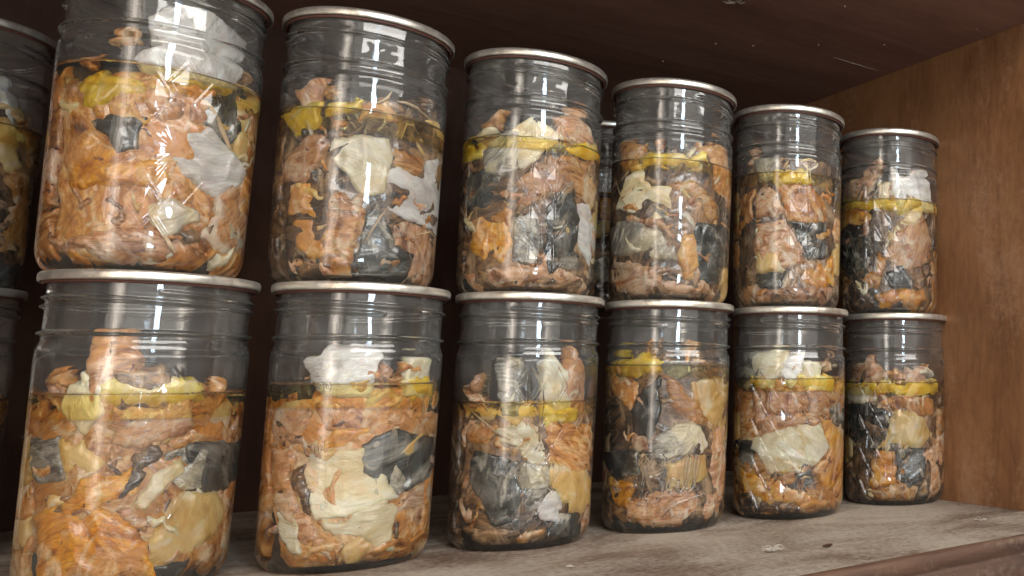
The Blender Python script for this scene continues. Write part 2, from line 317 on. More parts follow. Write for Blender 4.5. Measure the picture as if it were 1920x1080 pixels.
# lint and splinters on the shelf
def tuft(px, py, n, size, name, label, cat):
    o0 = on_z(px, py, 0.0006); w = []
    for k in range(n):
        an = rng.uniform(0, 6.28); ln = rng.uniform(0.3, 1)*size; c_ = rng.uniform(-1.5, 1.5); up_ = rng.uniform(0.1, 0.5)
        w.append([o0+np.array([math.cos(an+c_*t)*ln*t, math.sin(an+c_*t)*ln*t, up_*ln*math.sin(2.6*t)]) for t in np.linspace(0, 1, 8)])
    thing_tubes(name, w, 0.00018, LINT, label, cat)
tuft(1448, 1033, 60, 0.0070, 'lint_tuft', 'pale tuft of lint lying mid shelf in front of the fourth and fifth jars', 'lint')
tuft(1838, 976, 12, 0.006, 'lint_tuft', 'loose pale fibres on the shelf close to the right side panel', 'lint')
tuft(1072, 1063, 8, 0.004, 'lint_tuft', 'tiny speck of lint at the shelf front below the third jar', 'lint')
q = on_z(1553, 1024, 0.001)
thing_tubes('wood_chip', [[q+np.array([0.0035*t, 0.0008*t*t, 0.0005]) for t in (-1, -.5, 0, .5, 1)]], 0.0009, WD_BACK, 'small dark wood chip lying on the dusty shelf right of the large lint tuft', 'chip')

# ------------------------------------------------------------------ jar glass
NT = 300
def glass_mesh(style, seed, lev):
    fine = style != 'plain'
    zs = np.unique(np.concatenate([np.linspace(0.0005, 0.104, 300 if fine else 100), np.linspace(0.1045, H-0.0035, 80)]))
    if fine:
        d_ = np.linspace(-0.62, 0.62, 150); th = np.sort(np.concatenate([d_, np.linspace(0.64, 2*np.pi-0.64, 150)])) % (2*np.pi); th = np.sort(th)
    else: th = np.linspace(0, 2*np.pi, NT, endpoint=False)
    TH, Z = np.meshgrid(th, zs)
    zr = Z/H
    R = np.full_like(Z, RO)
    R -= 0.0012*np.clip((0.10-Z)/0.10, 0, 1)                       # slight taper to the foot
    t = np.clip((0.012-Z)/0.012, 0, 1); R -= 0.0062*(1-np.sqrt(np.clip(1-t*t, 0, 1)))  # heel
    # shoulder and neck
    s = np.clip((Z-0.110)/0.006, 0, 1); s = s*s*(3-2*s); R -= 0.0016*s
    R += 0.0019*np.exp(-((Z-0.1185)/0.0010)**4)                    # transfer bead
    # two starts of thread, each fading out
    rs = np.random.RandomState(seed); ph = rs.rand()*6.28
    for k in range(2):
        a_ = (TH-ph-k*math.pi) % (2*np.pi); zc = 0.1375-0.0062*a_/(2*np.pi)*1.35
        fade = np.clip(a_/0.15, 0, 1)*np.clip((4.9-a_)/0.15, 0, 1)
        R += 0.0017*np.exp(-((Z-zc)/0.0010)**4)*fade
    W2 = fbm(TH*0+np.cos(TH)*2.2, np.sin(TH)*2.2, Z*38+seed)*(0.00016-0.00012*np.clip((Z-0.104)/0.006, 0, 1)); R += W2
    arc = ((TH+math.pi) % (2*math.pi)-math.pi)*RO
    ln = lambda d, w: np.exp(-(d/w)**2)
    if style == 'diamond':
        w_, h_ = 0.0152, 0.0245
        X = arc/w_+(0.5 if seed % 2 else 0.0); Y = (Z-0.056)/h_
        a_ = X+Y; b_ = X-Y
        u_ = (np.floor(a_)+0.5+np.floor(b_)+0.5)/2; v_ = (np.floor(a_)-np.floor(b_))/2
        dx = np.abs(X-u_)*w_; dy = np.abs(Y-v_)*h_
        pyr = np.clip(1-(dx/w_+dy/h_)*2, 0, 1)
        lim = 0.76 if seed % 2 else 1.2
        cell = (np.abs(u_-(0.5 if seed % 2 else 0)) <= lim) & (np.abs(v_) <= 1.55)
        slope = 1/math.hypot(1/w_, 1/h_)
        edge = pyr/2*slope
        R += np.where(cell, -0.0021*(1-pyr)+0.0011*ln(edge, 0.0006)+0.0008*ln(dx, 0.0006), 0)
    if style == 'burst':
        dz = Z-0.058; rr = np.hypot(arc, dz*0.72); an = np.arctan2(dz*0.8, arc)
        k = an/(2*math.pi)*12; ray = np.abs((k % 1)-0.5)
        dist = np.sin(ray*2*math.pi/12)*rr
        env = np.clip((0.024-rr)/0.010, 0, 1)*np.clip(rr/0.003, 0, 1)
        R += env*(0.00014*ln((0.5-ray)*2*math.pi/12*rr, 0.0008)-0.00022*(ray*2)*np.clip(rr/0.02, 0, 1))
        for (cx_, cz_) in ((-0.011, 0.083), (0.0, 0.091), (0.011, 0.083), (-0.011, 0.033), (0.0, 0.026), (0.011, 0.033)):
            q = np.abs(arc-cx_)/0.0068+np.abs(Z-cz_)/0.0115
            R += np.where(q < 1.1, 0.00025*ln((q-1)*0.0055, 0.0006)+np.where(q < 1, 0.0010*(1-q), 0), 0)
    P = np.stack([R*np.cos(TH), R*np.sin(TH), Z], -1)
    ring = lambda r, z: np.stack([r*np.cos(th), r*np.sin(th), z+0*th], -1)[None]
    zt = H-0.0014
    top = [ring(RO-0.0010, zt-0.0012), ring(RO-0.0014, zt-0.0003), ring(RO-0.0022, zt), ring(RI-NECK+0.0005, zt), ring(RI-NECK, zt-0.0010)]
    # sealed contents fill the jar below the level, so glass and liquid read as one clear body there
    nr = lambda z: RI-0.0012*max(0, (0.10-z)/0.10)-NECK*min(max((z-0.108)/0.005, 0), 1)
    inner = [ring(nr(z), z) for z in np.linspace(0.138, lev+0.0016, 22)]
    inn2 = [ring(nr(lev)-0.0003, lev+0.0006), ring(nr(lev)-0.0012, lev+0.0001), ring(nr(lev)-0.003, lev), ring(0.02, lev), ring(0.0002, lev)]
    bot = [ring(0.0002, 0.0025), ring(0.020, 0.0022), ring(0.029, 0.0012), ring(0.0320, 0.0001), ring(0.0330, 0.0)]
    P = np.concatenate(bot+[P]+top+inner+inn2, 0)
    me = gridmesh('jar_glass', P, True)
    n = P.shape[0]
    b = bmesh.new(); b.from_mesh(me); b.verts.ensure_lookup_table()
    b.faces.new([b.verts[j] for j in range(NT)]); b.faces.new([b.verts[(n-1)*NT+j] for j in range(NT)][::-1])
    bmesh.ops.recalc_face_normals(b, faces=b.faces); b.to_mesh(me); b.free()
    me.materials.append(GLASS); me.shade_smooth(); return me
# lid, drawn round the jar's own axis
zt = H-0.0014
lid_prof = [(0.0002, zt+0.0011), (0.030, zt+0.0011), (0.0315, zt+0.0003), (0.0345, zt+0.0003), (0.0362, zt+0.0013), (RL-0.0016, zt+0.0013), (RL-0.0006, zt+0.0011), (RL, zt+0.0004), (RL+0.0002, zt-0.0008), (RL+0.0001, zt-0.0022), (RL, zt-0.0030), (RL-0.0005, zt-0.0034), (RL-0.0010, zt-0.0031), (RL-0.0012, zt-0.0018), (RL-0.0013, zt+0.0002), (0.0365, zt+0.0003), (0.0340, zt-0.0004), (0.0315, zt-0.0004), (0.030, zt+0.0003), (0.0002, zt+0.0003)]
LID = lathe('lid', lid_prof); fix(LID); LID.materials.append(METAL); LID.shade_smooth()
g_prof = [(RL-0.0014, zt+0.0001), (RL-0.0013, zt-0.0028), (RL-0.0017, zt-0.0044), (RO+0.0001, zt-0.0046), (RO-0.0008, zt-0.0016), (RO-0.0008, zt+0.0001)]
GSK = lathe('sealing_ring', g_prof+[g_prof[0]]); fix(GSK); GSK.materials.append(GASK); GSK.shade_smooth()

def engrave(text, size, th0, z0, jar, name='embossed_mark', r=RO-0.0001, thick=0.0005, m=None):
    cu = bpy.data.curves.new('t', 'FONT'); cu.body = text; cu.size = size; cu.extrude = thick; cu.resolution_u = 3; cu.align_x = 'CENTER'
    cu.bevel_depth = thick*0.4; cu.bevel_resolution = 1
    ob = bpy.data.objects.new('t', cu); C.objects.link(ob); bpy.context.view_layer.update()
    me = bpy.data.meshes.new_from_object(ob.evaluated_get(bpy.context.evaluated_depsgraph_get()))
    bpy.data.objects.remove(ob); me.name = name
    bb = bmesh.new(); bb.from_mesh(me); bmesh.ops.subdivide_edges(bb, edges=[e for e in bb.edges if e.calc_length() > size*0.4], cuts=2); bb.to_mesh(me); bb.free()
    for v in me.vertices:
        rr = r+v.co.z; a_ = th0+v.co.x/r; v.co = Vector((rr*math.cos(a_), rr*math.sin(a_), z0+v.co.y))
    me.materials.clear(); return link(name, me, m or GLASS, jar, False)
def strokes(paths, size, th0, z0, jar, rad, lift=0.0):
    V = []; Fc = []
    for pth in paths:
        # Catmull-Rom
        p_ = np.array(pth, float); p2 = np.vstack([2*p_[0]-p_[1], p_, 2*p_[-1]-p_[-2]]); out = []
        for i in range(1, len(p2)-2):
            for t in np.linspace(0, 1, 6, endpoint=False):
                a0, a1, a2, a3 = p2[i-1:i+3]
                out.append(0.5*((2*a1)+(a2-a0)*t+(2*a0-5*a1+4*a2-a3)*t*t+(3*a1-a0-3*a2+a3)*t**3))
        out.append(p2[-2])
        pts = []
        for x, y in out:
            an = th0+x*size/RO; pts.append(((RO-0.00035+lift)*math.cos(an), (RO-0.00035+lift)*math.sin(an), z0+y*size))
        v, f = tube(pts, rad, 8, False); o = len(V); V += v; Fc += [tuple(i+o for i in q) for q in f]
    return link('embossed_script', mesh('embossed_script', V, Fc), GLASS, jar)

# ------------------------------------------------------------------ contents
NAMES = {'F': 'flesh_flake', 'P': 'pink_flesh', 'O': 'orange_flesh', 'T': 'fatty_flesh', 'B': 'brown_flesh', 'C': 'cream_skin', 'W': 'white_skin', 'S': 'silver_skin', 'D': 'dark_skin', 'Y': 'yellow_fat'}
def rin(z): return RI-0.0012*np.clip((0.10-z)/0.10, 0, 1)-NECK*np.clip((z-0.108)/0.005, 0, 1)-0.0058*(1-np.sqrt(np.clip(1-np.clip((0.0145-z)/0.0112, 0, 1)**2, 0, 1)))
def piece(jar, typ, poly, depth, seed):
    """poly: (theta, z) outline in the jar's own frame; relief sheet hugging the glass, closed by a back"""
    P = np.array(poly, float); P[:, 0] = np.unwrap(P[:, 0])
    A = P.copy(); A[:, 0] *= RI
    step = 0.00085
    x0, x1 = A[:, 0].min()-0.003, A[:, 0].max()+0.003; z0, z1 = max(0.0048, A[:, 1].min()-0.003), A[:, 1].max()+0.003
    nx, nz = max(5, int((x1-x0)/step)), max(5, int((z1-z0)/step))
    X, Z = np.meshgrid(np.linspace(x0, x1, nx), np.linspace(z0, z1, nz))
    s1, s2 = seed*3.17 % 50, seed*1.73 % 50
    wa = 0.0034 if typ in 'CWSD' else 0.0060
    wx = X+fbm(X*105+s1, Z*105, X*0+s2, 5)*wa; wz = Z+fbm(X*105+s2+9, Z*105, X*0+s1, 5)*wa
    d = np.full(X.shape, 1e9); ins = np.zeros(X.shape, bool)
    for i in range(len(A)):
        a, b = A[i], A[(i+1) % len(A)]; ab = b-a; L2 = ab@ab+1e-12
        t = np.clip(((wx-a[0])*ab[0]+(wz-a[1])*ab[1])/L2, 0, 1)
        d = np.minimum(d, np.hypot(wx-a[0]-t*ab[0], wz-a[1]-t*ab[1]))
        c = ((a[1] > wz) != (b[1] > wz)) & (wx < (b[0]-a[0])*(wz-a[1])/(b[1]-a[1]+1e-15)+a[0]); ins ^= c
    d = np.where(ins, d, -d)+(0.0009 if depth < 0.002 else 0.001)
    skin = typ in 'CWSD'
    w = 0.0016 if skin else 0.0050
    e = 0.0020 if skin else 0.0036
    t = np.clip(1-d/w, 0, 1); edge = e*(1-np.sqrt(np.clip(1-t*t, 0, 1)))
    edge = np.where(d < 0, e+np.minimum(-d*3, 0.006), edge)
    ang = (seed*0.77) % 3.14; ca, sa = math.cos(ang), math.sin(ang)
    U, V_ = X*ca+Z*sa, -X*sa+Z*ca
    if typ in 'FPOTB':
        f0 = fbm(U*20+s1, V_*62+fbm(X*50, Z*50, X*0+s1, 2)*1.3, X*0+s2, 2)
        rel = 0.0034*np.abs(f0)+0.00035*np.abs(fbm(U*90, V_*330+s1, X*0+s2, 2))
        rel += 0.0018*np.clip(fbm(X*40+s2, Z*40, X*0+s1+5, 2)+0.05, 0, 1)
    elif skin:
        f0 = fbm(U*26+s1+fbm(X*45, Z*45, X*0+s2, 2), V_*58, X*0+s2, 2)
        rel = 0.0036*np.abs(f0)+0.0005*np.abs(fbm(U*70+s2, V_*170, X*0+s1, 2))+0.0016*np.clip(fbm(X*36+s2, Z*36, X*0+s1, 2), 0, 1)
    else:
        rel = 0.0012*np.abs(fbm(U*70+s1, V_*70, X*0+s2, 3))
    off = 0.0004+depth+edge+rel
    keep = d > -0.0017
    Rr = rin(Z)-off; TH = X/RI
    Rb = np.minimum(Rr-0.002, rin(Z)-depth-(0.008 if not skin else 0.005)-rel*0.3)
    front = np.stack([Rr*np.cos(TH), Rr*np.sin(TH), Z], -1).reshape(-1, 3); back = np.stack([Rb*np.cos(TH), Rb*np.sin(TH), Z], -1).reshape(-1, 3)
    cells = keep[:-1, :-1] & keep[1:, :-1] & keep[:-1, 1:] & keep[1:, 1:]
    if cells.sum() < 3: return None
    N = nx*nz; Fc = []; I, J = np.nonzero(cells); cs = set(zip(I.tolist(), J.tolist()))
    for i, j in cs:
        a, b, c_, dd = i*nx+j, i*nx+j+1, (i+1)*nx+j+1, (i+1)*nx+j
        Fc.append((a, b, c_, dd)); Fc.append((a+N, dd+N, c_+N, b+N))
        if (i-1, j) not in cs: Fc.append((b, a, a+N, b+N))
        if (i+1, j) not in cs: Fc.append((dd, c_, c_+N, dd+N))
        if (i, j-1) not in cs: Fc.append((a, dd, dd+N, a+N))
        if (i, j+1) not in cs: Fc.append((c_, b, b+N, c_+N))
    V = np.concatenate([front, back]); used = np.zeros(2*N, bool); FA = np.array(Fc); used[FA.ravel()] = True
    idx = np.cumsum(used)-1; V = V[used]; FA = idx[FA]
    me = bpy.data.meshes.new(NAMES[typ]); me.from_pydata(V.tolist(), [], FA.tolist()); me.update()
    return link(NAMES[typ], me, MT[typ], jar)
def core_mesh(z1, seed, R_, z0=0.006, amp=0.0012):
    zs = np.linspace(z0, z1, max(6, int((z1-z0)/0.002))); th = np.linspace(0, 2*np.pi, 120, endpoint=False); TH, Z = np.meshgrid(th, zs)
    R = rin(Z)-RI+R_+amp*fbm(np.cos(TH)*3+seed, np.sin(TH)*3, Z*90, 4)
    P = np.stack([R*np.cos(TH), R*np.sin(TH), Z], -1)
    c0 = P[:1]*np.array([0.01, 0.01, 1]); c1 = P[-1:]*np.array([0.01, 0.01, 1])
    m1 = P[:1]*np.array([0.93, 0.93, 1]); m2 = P[-1:]*np.array([0.95, 0.95, 1]); m2[..., 2] += 0.0003
    me = gridmesh('broth', np.concatenate([c0, m1, P, m2, c1], 0), True); fix(me); return me

def proj_jar(px, py, jx, jy, jz, R_):
    d = pix(px, py); ox, oy = CAM[0]-jx, CAM[1]-jy
    a = d[0]**2+d[1]**2; b = ox*d[0]+oy*d[1]; c = ox*ox+oy*oy-R_*R_
    disc = max(b*b-a*c, 0.0); t = (-b-math.sqrt(disc))/a
    x, y, z = ox+d[0]*t, oy+d[1]*t, CAM[2]+d[2]*t-jz
    return math.atan2(y, x), min(max(z, 0.006), H-0.004)

CROP = {'U1': (0, 0, 2.0), 'U2': (480, 0, 2.0), 'U3': (840, 60, 2.118), 'U4': (1110, 120, 2.348), 'U5': (1360, 170, 2.512), 'U6': (1360, 170, 2.512),
        'L1': (0, 480, 1.8), 'L2': (470, 500, 1.862), 'L3': (830, 520, 2.0), 'L4': (1110, 540, 2.25), 'L5': (1360, 560, 2.4545), 'L6': (1360, 560, 2.4545), 'U0': (0, 0, 2.0)}
# contents, as seen: (kind, outline)
D = {}
D['U1'] = [('F', [(225,330),(330,290),(560,270),(760,340),(870,560),(980,700),(960,860),(930,1000),(620,995),(230,1005),(190,880),(215,560)]),
 ('Y', [(305,285),(540,290),(520,340),(440,380),(310,400)]), ('O', [(320,380),(430,300),(540,310),(590,420),(560,500),(420,470),(340,440)]),
 ('O', [(225,540),(330,470),(450,560),(600,600),(620,680),(560,710),(400,700),(250,710)]), ('D', [(350,455),(450,430),(550,440),(510,560),(440,570),(400,500)]),
 ('P', [(530,340),(640,300),(760,340),(800,460),(700,480),(560,420)]), ('D', [(700,400),(800,390),(880,340),(900,500),(850,560),(790,470)]),
 ('T', [(900,360),(975,360),(960,560),(900,610),(880,540)]), ('P', [(800,740),(880,700),(960,700),(940,960),(840,950),(760,900),(820,830)]),
 ('P', [(300,880),(500,860),(620,900),(650,960),(560,995),(230,1000),(200,900)]), ('O', [(200,890),(290,920),(280,1000),(220,1000)]),
 ('F', [(640,640),(740,700),(745,760),(700,760),(650,700)]), ('B', [(640,860),(740,840),(750,895),(690,910)]),
 ('W', [(630,480),(720,490),(800,480),(840,540),(915,640),(900,690),(810,740),(740,680),(660,640),(640,560)]),
 ('C', [(565,765),(640,750),(760,800),(755,830),(690,850),(600,890),(570,830)]), ('C', [(870,760),(940,740),(930,900),(880,950),(860,880)]),
 ('C', [(540,950),(640,920),(660,950),(580,975)]), ('Y', [(615,270),(700,275),(780,320),(880,340),(870,365),(700,310),(620,295)]),
 ('P', [(230,310),(280,320),(285,370),(240,370)]), ('W', [(550,50),(610,22),(800,25),(880,90),(955,170),(930,220),(890,330),(790,310),(640,290),(560,270),(500,210),(630,150),(560,130)])]
D['U2'] = [('B', [(100,420),(240,380),(700,420),(725,600),(700,1050),(110,1040),(95,650)]), ('Y', [(100,440),(180,400),(240,385),(245,480),(150,500)]), ('Y', [(240,380),(400,375),(400,410),(250,420)]),
 ('F', [(400,385),(520,380),(560,420),(540,470),(360,450)]), ('P', [(100,600),(180,520),(270,500),(260,600),(190,690),(100,680)]),
 ('O', [(115,680),(190,680),(210,800),(240,960),(190,980),(140,930),(110,800)]), ('O', [(190,670),(215,760),(240,820),(275,860),(220,870),(185,800)]),
 ('F', [(240,870),(280,720),(400,740),(420,860),(370,960),(340,1030),(270,1035),(230,980)]), ('P', [(105,980),(260,950),(270,1045),(110,1040)]),
 ('D', [(410,800),(450,770),(490,830),(540,940),(590,960),(585,1055),(350,1045),(370,970),(400,900)]), ('P', [(480,810),(560,820),(680,880),(700,960),(680,1050),(590,1050),(580,960),(520,930)]),
 ('C', [(285,510),(360,505),(500,530),(520,580),(500,640),(480,720),(400,730),(300,620),(270,560)]), ('F', [(520,540),(560,545),(640,610),(620,650),(500,640)]),
 ('W', [(465,690),(520,630),(620,610),(700,600),(715,800),(680,880),(560,810),(470,770)]), ('P', [(140,340),(180,310),(235,270),(240,370),(190,390)]),
 ('T', [(650,450),(730,460),(725,620),(690,560)])]
D['U3'] = [('B', [(60,480),(600,430),(610,900),(570,1020),(60,1000),(40,700)]), ('D', [(60,540),(200,560),(200,640),(120,720),(50,700)]), ('Y', [(40,450),(150,440),(140,500),(45,520)]), ('Y', [(470,450),(610,440),(600,540),(500,510)]),
 ('F', [(450,500),(560,520),(590,640),(560,700),(480,600)]), ('P', [(200,590),(300,550),(400,490),(470,540),(500,600),(450,630),(400,650),(330,690),(200,650),(130,640)]),
 ('F', [(120,700),(240,680),(260,770),(150,760)]), ('O', [(80,760),(130,740),(240,740),(250,800),(240,900),(150,930),(90,880)]), ('D', [(400,700),(440,640),(500,640),(530,760),(520,940),(410,950),(390,850)]),
 ('S', [(270,720),(340,720),(370,840),(340,920),(260,900)]), ('W', [(520,680),(560,690),(600,850),(560,930),(520,860),(530,780)]),
 ('P', [(60,950),(240,930),(380,930),(500,960),(580,1010),(400,1030),(60,1015)]), ('D', [(245,950),(310,950),(330,975),(260,985)]), ('P', [(340,880),(400,870),(430,960),(360,930)]),
 ('S', [(140,480),(240,390),(280,400),(280,540),(200,575),(150,560)]), ('C', [(240,390),(330,340),(400,375),(470,420),(380,470),(290,540),(260,520)]), ('P', [(450,340),(510,300),(580,310),(590,430),(520,440),(450,390)])]
D['U4'] = [('B', [(90,440),(600,420),(600,900),(560,1020),(60,1000),(50,650)]), ('Y', [(230,400),(510,400),(520,440),(230,440)]), ('T', [(150,430),(260,440),(260,490),(160,480)]),
 ('F', [(120,340),(200,350),(190,420),(130,430),(110,380)]), ('F', [(470,370),(600,340),(620,500),(600,640),(540,560),(530,420)]),
 ('D', [(450,700),(600,720),(590,880),(560,960),(480,950)]), ('S', [(60,720),(160,690),(280,730),(370,790),(380,860),(260,850),(90,840)]),
 ('C', [(150,500),(220,470),(260,540),(360,540),(350,680),(230,670),(130,640),(110,640)]), ('S', [(280,560),(380,550),(440,620),(430,690),(330,690),(260,640)]),
 ('F', [(260,500),(430,500),(510,560),(570,680),(560,730),(480,620),(400,560),(270,535)]), ('P', [(110,660),(200,660),(330,700),(400,740),(380,770),(280,720),(110,700)]),
 ('O', [(390,740),(450,740),(480,870),(460,950),(400,930)]), ('P', [(40,840),(220,870),(340,900),(250,940),(480,960),(560,1010),(500,1030),(90,1015),(40,960)]), ('B', [(280,935),(440,945),(490,975),(300,970)])]
D['U5'] = [('B', [(40,400),(500,350),(530,950),(500,1000),(40,990)]), ('S', [(130,320),(240,300),(230,380),(150,400)]), ('Y', [(210,380),(410,370),(415,440),(230,470)]),
 ('P', [(170,450),(260,460),(300,600),(150,590),(130,520)]), ('F', [(240,450),(420,420),(470,560),(480,610),(380,615),(300,600)]), ('F', [(40,470),(130,480),(120,700),(40,690)]),
 ('D', [(300,620),(480,620),(490,780),(400,800),(350,700)]), ('P', [(130,640),(280,620),(380,720),(380,790),(300,860),(130,850)]), ('T', [(130,740),(240,760),(290,850),(140,855)]),
 ('D', [(140,860),(280,850),(260,925),(160,925)]), ('P', [(50,925),(300,920),(530,940),(500,1005),(60,1005)]), ('O', [(370,860),(430,820),(510,790),(530,900),(450,945),(380,920)]), ('F', [(435,670),(495,660),(480,740),(440,720)])]
D['U6'] = [('B', [(540,520),(980,500),(990,950),(960,1030),(560,1020)]), ('P', [(550,440),(640,410),(650,510),(545,510)]), ('Y', [(540,515),(800,515),(970,505),(960,560),(820,570),(540,560)]),
 ('O', [(540,560),(720,560),(720,630),(560,640)]), ('D', [(545,650),(680,690),(660,840),(580,870),(545,820)]), ('P', [(810,640),(940,600),(975,700),(960,800),(880,840),(800,830),(750,770)]),
 ('D', [(740,870),(830,830),(890,890),(880,930),(770,920)]), ('F', [(620,880),(700,840),(730,760),(770,800),(700,930)]), ('O', [(700,960),(850,930),(940,920),(960,1000),(720,1015)]),
 ('C', [(750,720),(860,570),(940,550),(900,620),(800,720),(750,770)]), ('W', [(790,360),(850,390),(960,370),(975,480),(870,510),(820,490),(780,440)]), ('C', [(715,440),(775,440),(760,480),(720,480)]), ('P', [(600,420),(720,310),(738,330),(680,420),(670,560),(675,700),(635,700),(640,500)])]
D['L1'] = [('F', [(110,560),(400,440),(690,430),(830,560),(820,800),(790,1020),(740,1090),(110,1090),(95,780)]), ('P', [(290,280),(420,270),(480,330),(470,380),(380,400),(290,360)]), ('B', [(360,390),(540,370),(640,410),(400,425)]),
 ('Y', [(260,430),(560,430),(700,440),(700,500),(600,490),(450,510),(350,500)]), ('F', [(115,540),(240,530),(250,600),(120,610)]), ('S', [(110,610),(200,620),(215,760),(130,770),(105,700)]),
 ('D', [(640,640),(820,620),(815,780),(640,790)]), ('S', [(560,680),(650,640),(700,660),(690,780),(600,780),(550,740)]), ('C', [(230,440),(330,430),(340,520),(280,600),(200,500)]),
 ('P', [(370,520),(470,500),(640,490),(660,560),(640,600),(480,650),(380,640)]), ('T', [(200,620),(280,620),(330,700),(260,740),(205,730)]), ('O', [(200,860),(260,750),(420,720),(440,790),(360,840)]),
 ('F', [(560,620),(640,600),(780,550),(825,570),(800,610),(600,650)]), ('P', [(105,770),(200,790),(330,720),(400,700),(330,750),(220,820),(110,850)]), ('B', [(345,840),(460,790),(540,670),(510,650),(440,740),(340,800)]),
 ('C', [(450,840),(520,740),(600,690),(620,720),(560,780),(490,850)]), ('O', [(110,880),(220,860),(400,870),(520,1000),(560,1085),(110,1090)]), ('T', [(520,950),(560,860),(600,800),(740,790),(770,850),(700,960),(600,1020),(520,1060)]),
 ('B', [(540,880),(580,800),(600,810),(575,890)]), ('P', [(380,860),(440,850),(500,900),(480,950),(400,920)]), ('D', [(520,1060),(640,1020),(600,1085),(510,1088)])]
D['L2'] = [('F', [(70,470),(400,420),(670,420),(670,700),(640,1000),(560,1060),(100,1050),(60,800)]), ('D', [(75,400),(200,400),(200,450),(80,470)]), ('W', [(170,330),(250,300),(380,285),(460,300),(420,370),(330,395),(250,390)]),
 ('Y', [(300,395),(420,390),(380,450),(310,440)]), ('Y', [(550,400),(630,390),(640,450),(560,460)]), ('D', [(630,410),(680,400),(670,510),(620,500)]), ('C', [(550,380),(580,310),(630,310),(630,380)]),
 ('P', [(80,480),(200,460),(210,600),(150,640),(75,620)]), ('T', [(380,440),(480,420),(500,470),(420,490)]), ('O', [(210,600),(300,560),(430,570),(380,615),(290,645),(215,635)]), ('F', [(450,560),(530,520),(660,510),(660,580),(560,575)]),
 ('D', [(400,620),(470,580),(540,570),(670,600),(640,720),(560,770),(480,780),(400,720)]), ('B', [(140,700),(190,680),(200,800),(220,890),(160,850)]), ('P', [(70,650),(140,640),(150,820),(200,900),(230,940),(180,960),(80,850)]),
 ('P', [(520,830),(600,760),(650,750),(650,880),(600,900)]), ('F', [(100,1000),(300,960),(640,900),(640,1010),(540,1060),(110,1050)]), ('S', [(400,640),(470,600),(520,700),(560,780),(440,800)]),
 ('C', [(200,650),(330,640),(400,630),(430,700),(520,800),(450,820),(380,850),(260,880),(220,890),(195,780)]), ('C', [(240,880),(320,890),(440,830),(510,840),(500,980),(440,1000),(380,930),(290,940)]), ('C', [(80,860),(150,880),(170,1000),(120,990)]),
 ('T', [(290,980),(400,930),(440,1030),(330,1030)]), ('B', [(500,890),(530,880),(530,950),(500,960)]), ('P', [(215,480),(250,450),(320,480),(420,500),(540,440),(530,490),(440,530),(380,590),(230,570)])]
D['L3'] = [('B', [(75,490),(575,470),(560,880),(530,1005),(100,1005),(60,800)]), ('S', [(200,300),(290,310),(290,400),(230,430),(190,380)]), ('C', [(380,320),(420,290),(480,350),(480,430),(400,420)]), ('P', [(450,370),(520,260),(550,330),(540,420),(480,440)]),
 ('T', [(75,480),(200,480),(330,490),(330,540),(210,545),(80,520)]), ('Y', [(375,480),(520,480),(510,545),(385,545)]), ('F', [(80,540),(200,560),(240,640),(210,650),(100,600)]), ('D', [(110,650),(290,690),(280,920),(180,930),(100,770)]),
 ('F', [(380,545),(560,540),(575,720),(480,730),(410,690),(380,620)]), ('S', [(290,700),(400,700),(420,760),(350,880),(290,860)]), ('T', [(400,700),(560,740),(550,860),(500,880),(430,830)]), ('W', [(355,840),(420,810),(450,860),(440,910),(370,905)]),
 ('D', [(310,930),(430,890),(520,890),(530,960),(400,965)]), ('B', [(60,940),(270,940),(300,1015),(120,1015)]), ('O', [(270,960),(360,950),(400,985),(310,1000)]), ('C', [(190,560),(300,550),(360,590),(400,640),(380,700),(330,690),(280,640),(220,620)])]
D['L4'] = [('B', [(45,300),(590,280),(580,850),(520,1000),(60,960),(30,600)]), ('Y', [(50,290),(200,285),(300,300),(290,350),(190,370),(60,350)]), ('T', [(410,390),(590,370),(590,480),(520,590),(430,500)]), ('F', [(70,370),(190,390),(200,480),(150,530),(100,450)]),
 ('D', [(290,320),(410,290),(420,360),(330,390)]), ('D', [(180,470),(280,370),(290,520),(240,640),(170,600)]), ('P', [(150,590),(230,620),(240,720),(170,690)]), ('P', [(500,600),(590,560),(585,850),(540,900),(480,820),(490,700)]),
 ('D', [(50,690),(180,690),(190,780),(100,800)]), ('O', [(60,800),(180,820),(150,920),(70,900)]), ('T', [(300,740),(480,700),(500,800),(440,830),(330,880),(290,800)]), ('S', [(260,640),(350,580),(420,570),(480,620),(480,690),(350,720),(260,725)]), ('C', [(410,575),(450,590),(490,650),(470,710),(410,680)]),
 ('O', [(285,370),(380,410),(430,480),(490,560),(480,610),(420,560),(330,510),(310,440)]), ('P', [(150,900),(300,860),(440,840),(550,850),(540,950),(460,1010),(200,995),(130,950)])]
D['L5'] = [('F', [(40,400),(550,380),(560,900),(500,990),(40,960)]), ('S', [(40,250),(120,250),(130,330),(60,340)]), ('C', [(120,260),(230,230),(290,240),(230,330),(130,330)]), ('C', [(370,290),(440,290),(460,345),(380,345)]), ('Y', [(330,350),(500,355),(500,410),(380,420),(330,390)]), ('Y', [(95,340),(200,345),(190,400),(110,400)]),
 ('P', [(120,410),(230,350),(300,430),(380,500),(340,535),(120,525)]), ('P', [(120,530),(380,530),(390,570),(170,630)]), ('P', [(380,430),(480,420),(490,520),(390,530)]), ('D', [(30,640),(120,660),(130,780),(40,720)]), ('D', [(480,500),(545,480),(550,600),(500,570)]), ('O', [(420,540),(480,550),(540,650),(550,800),(480,880),(410,790),(480,690)]),
 ('D', [(230,820),(400,790),(440,915),(300,880)]), ('B', [(40,860),(200,930),(520,960),(480,1000),(60,970)]), ('O', [(40,720),(130,820),(300,860),(500,950),(400,965),(90,900)]), ('W', [(240,290),(380,240),(360,330),(300,420),(250,350)]), ('C', [(130,640),(280,600),(390,570),(400,540),(440,580),(480,680),(400,770),(310,790),(200,810),(120,690)])]
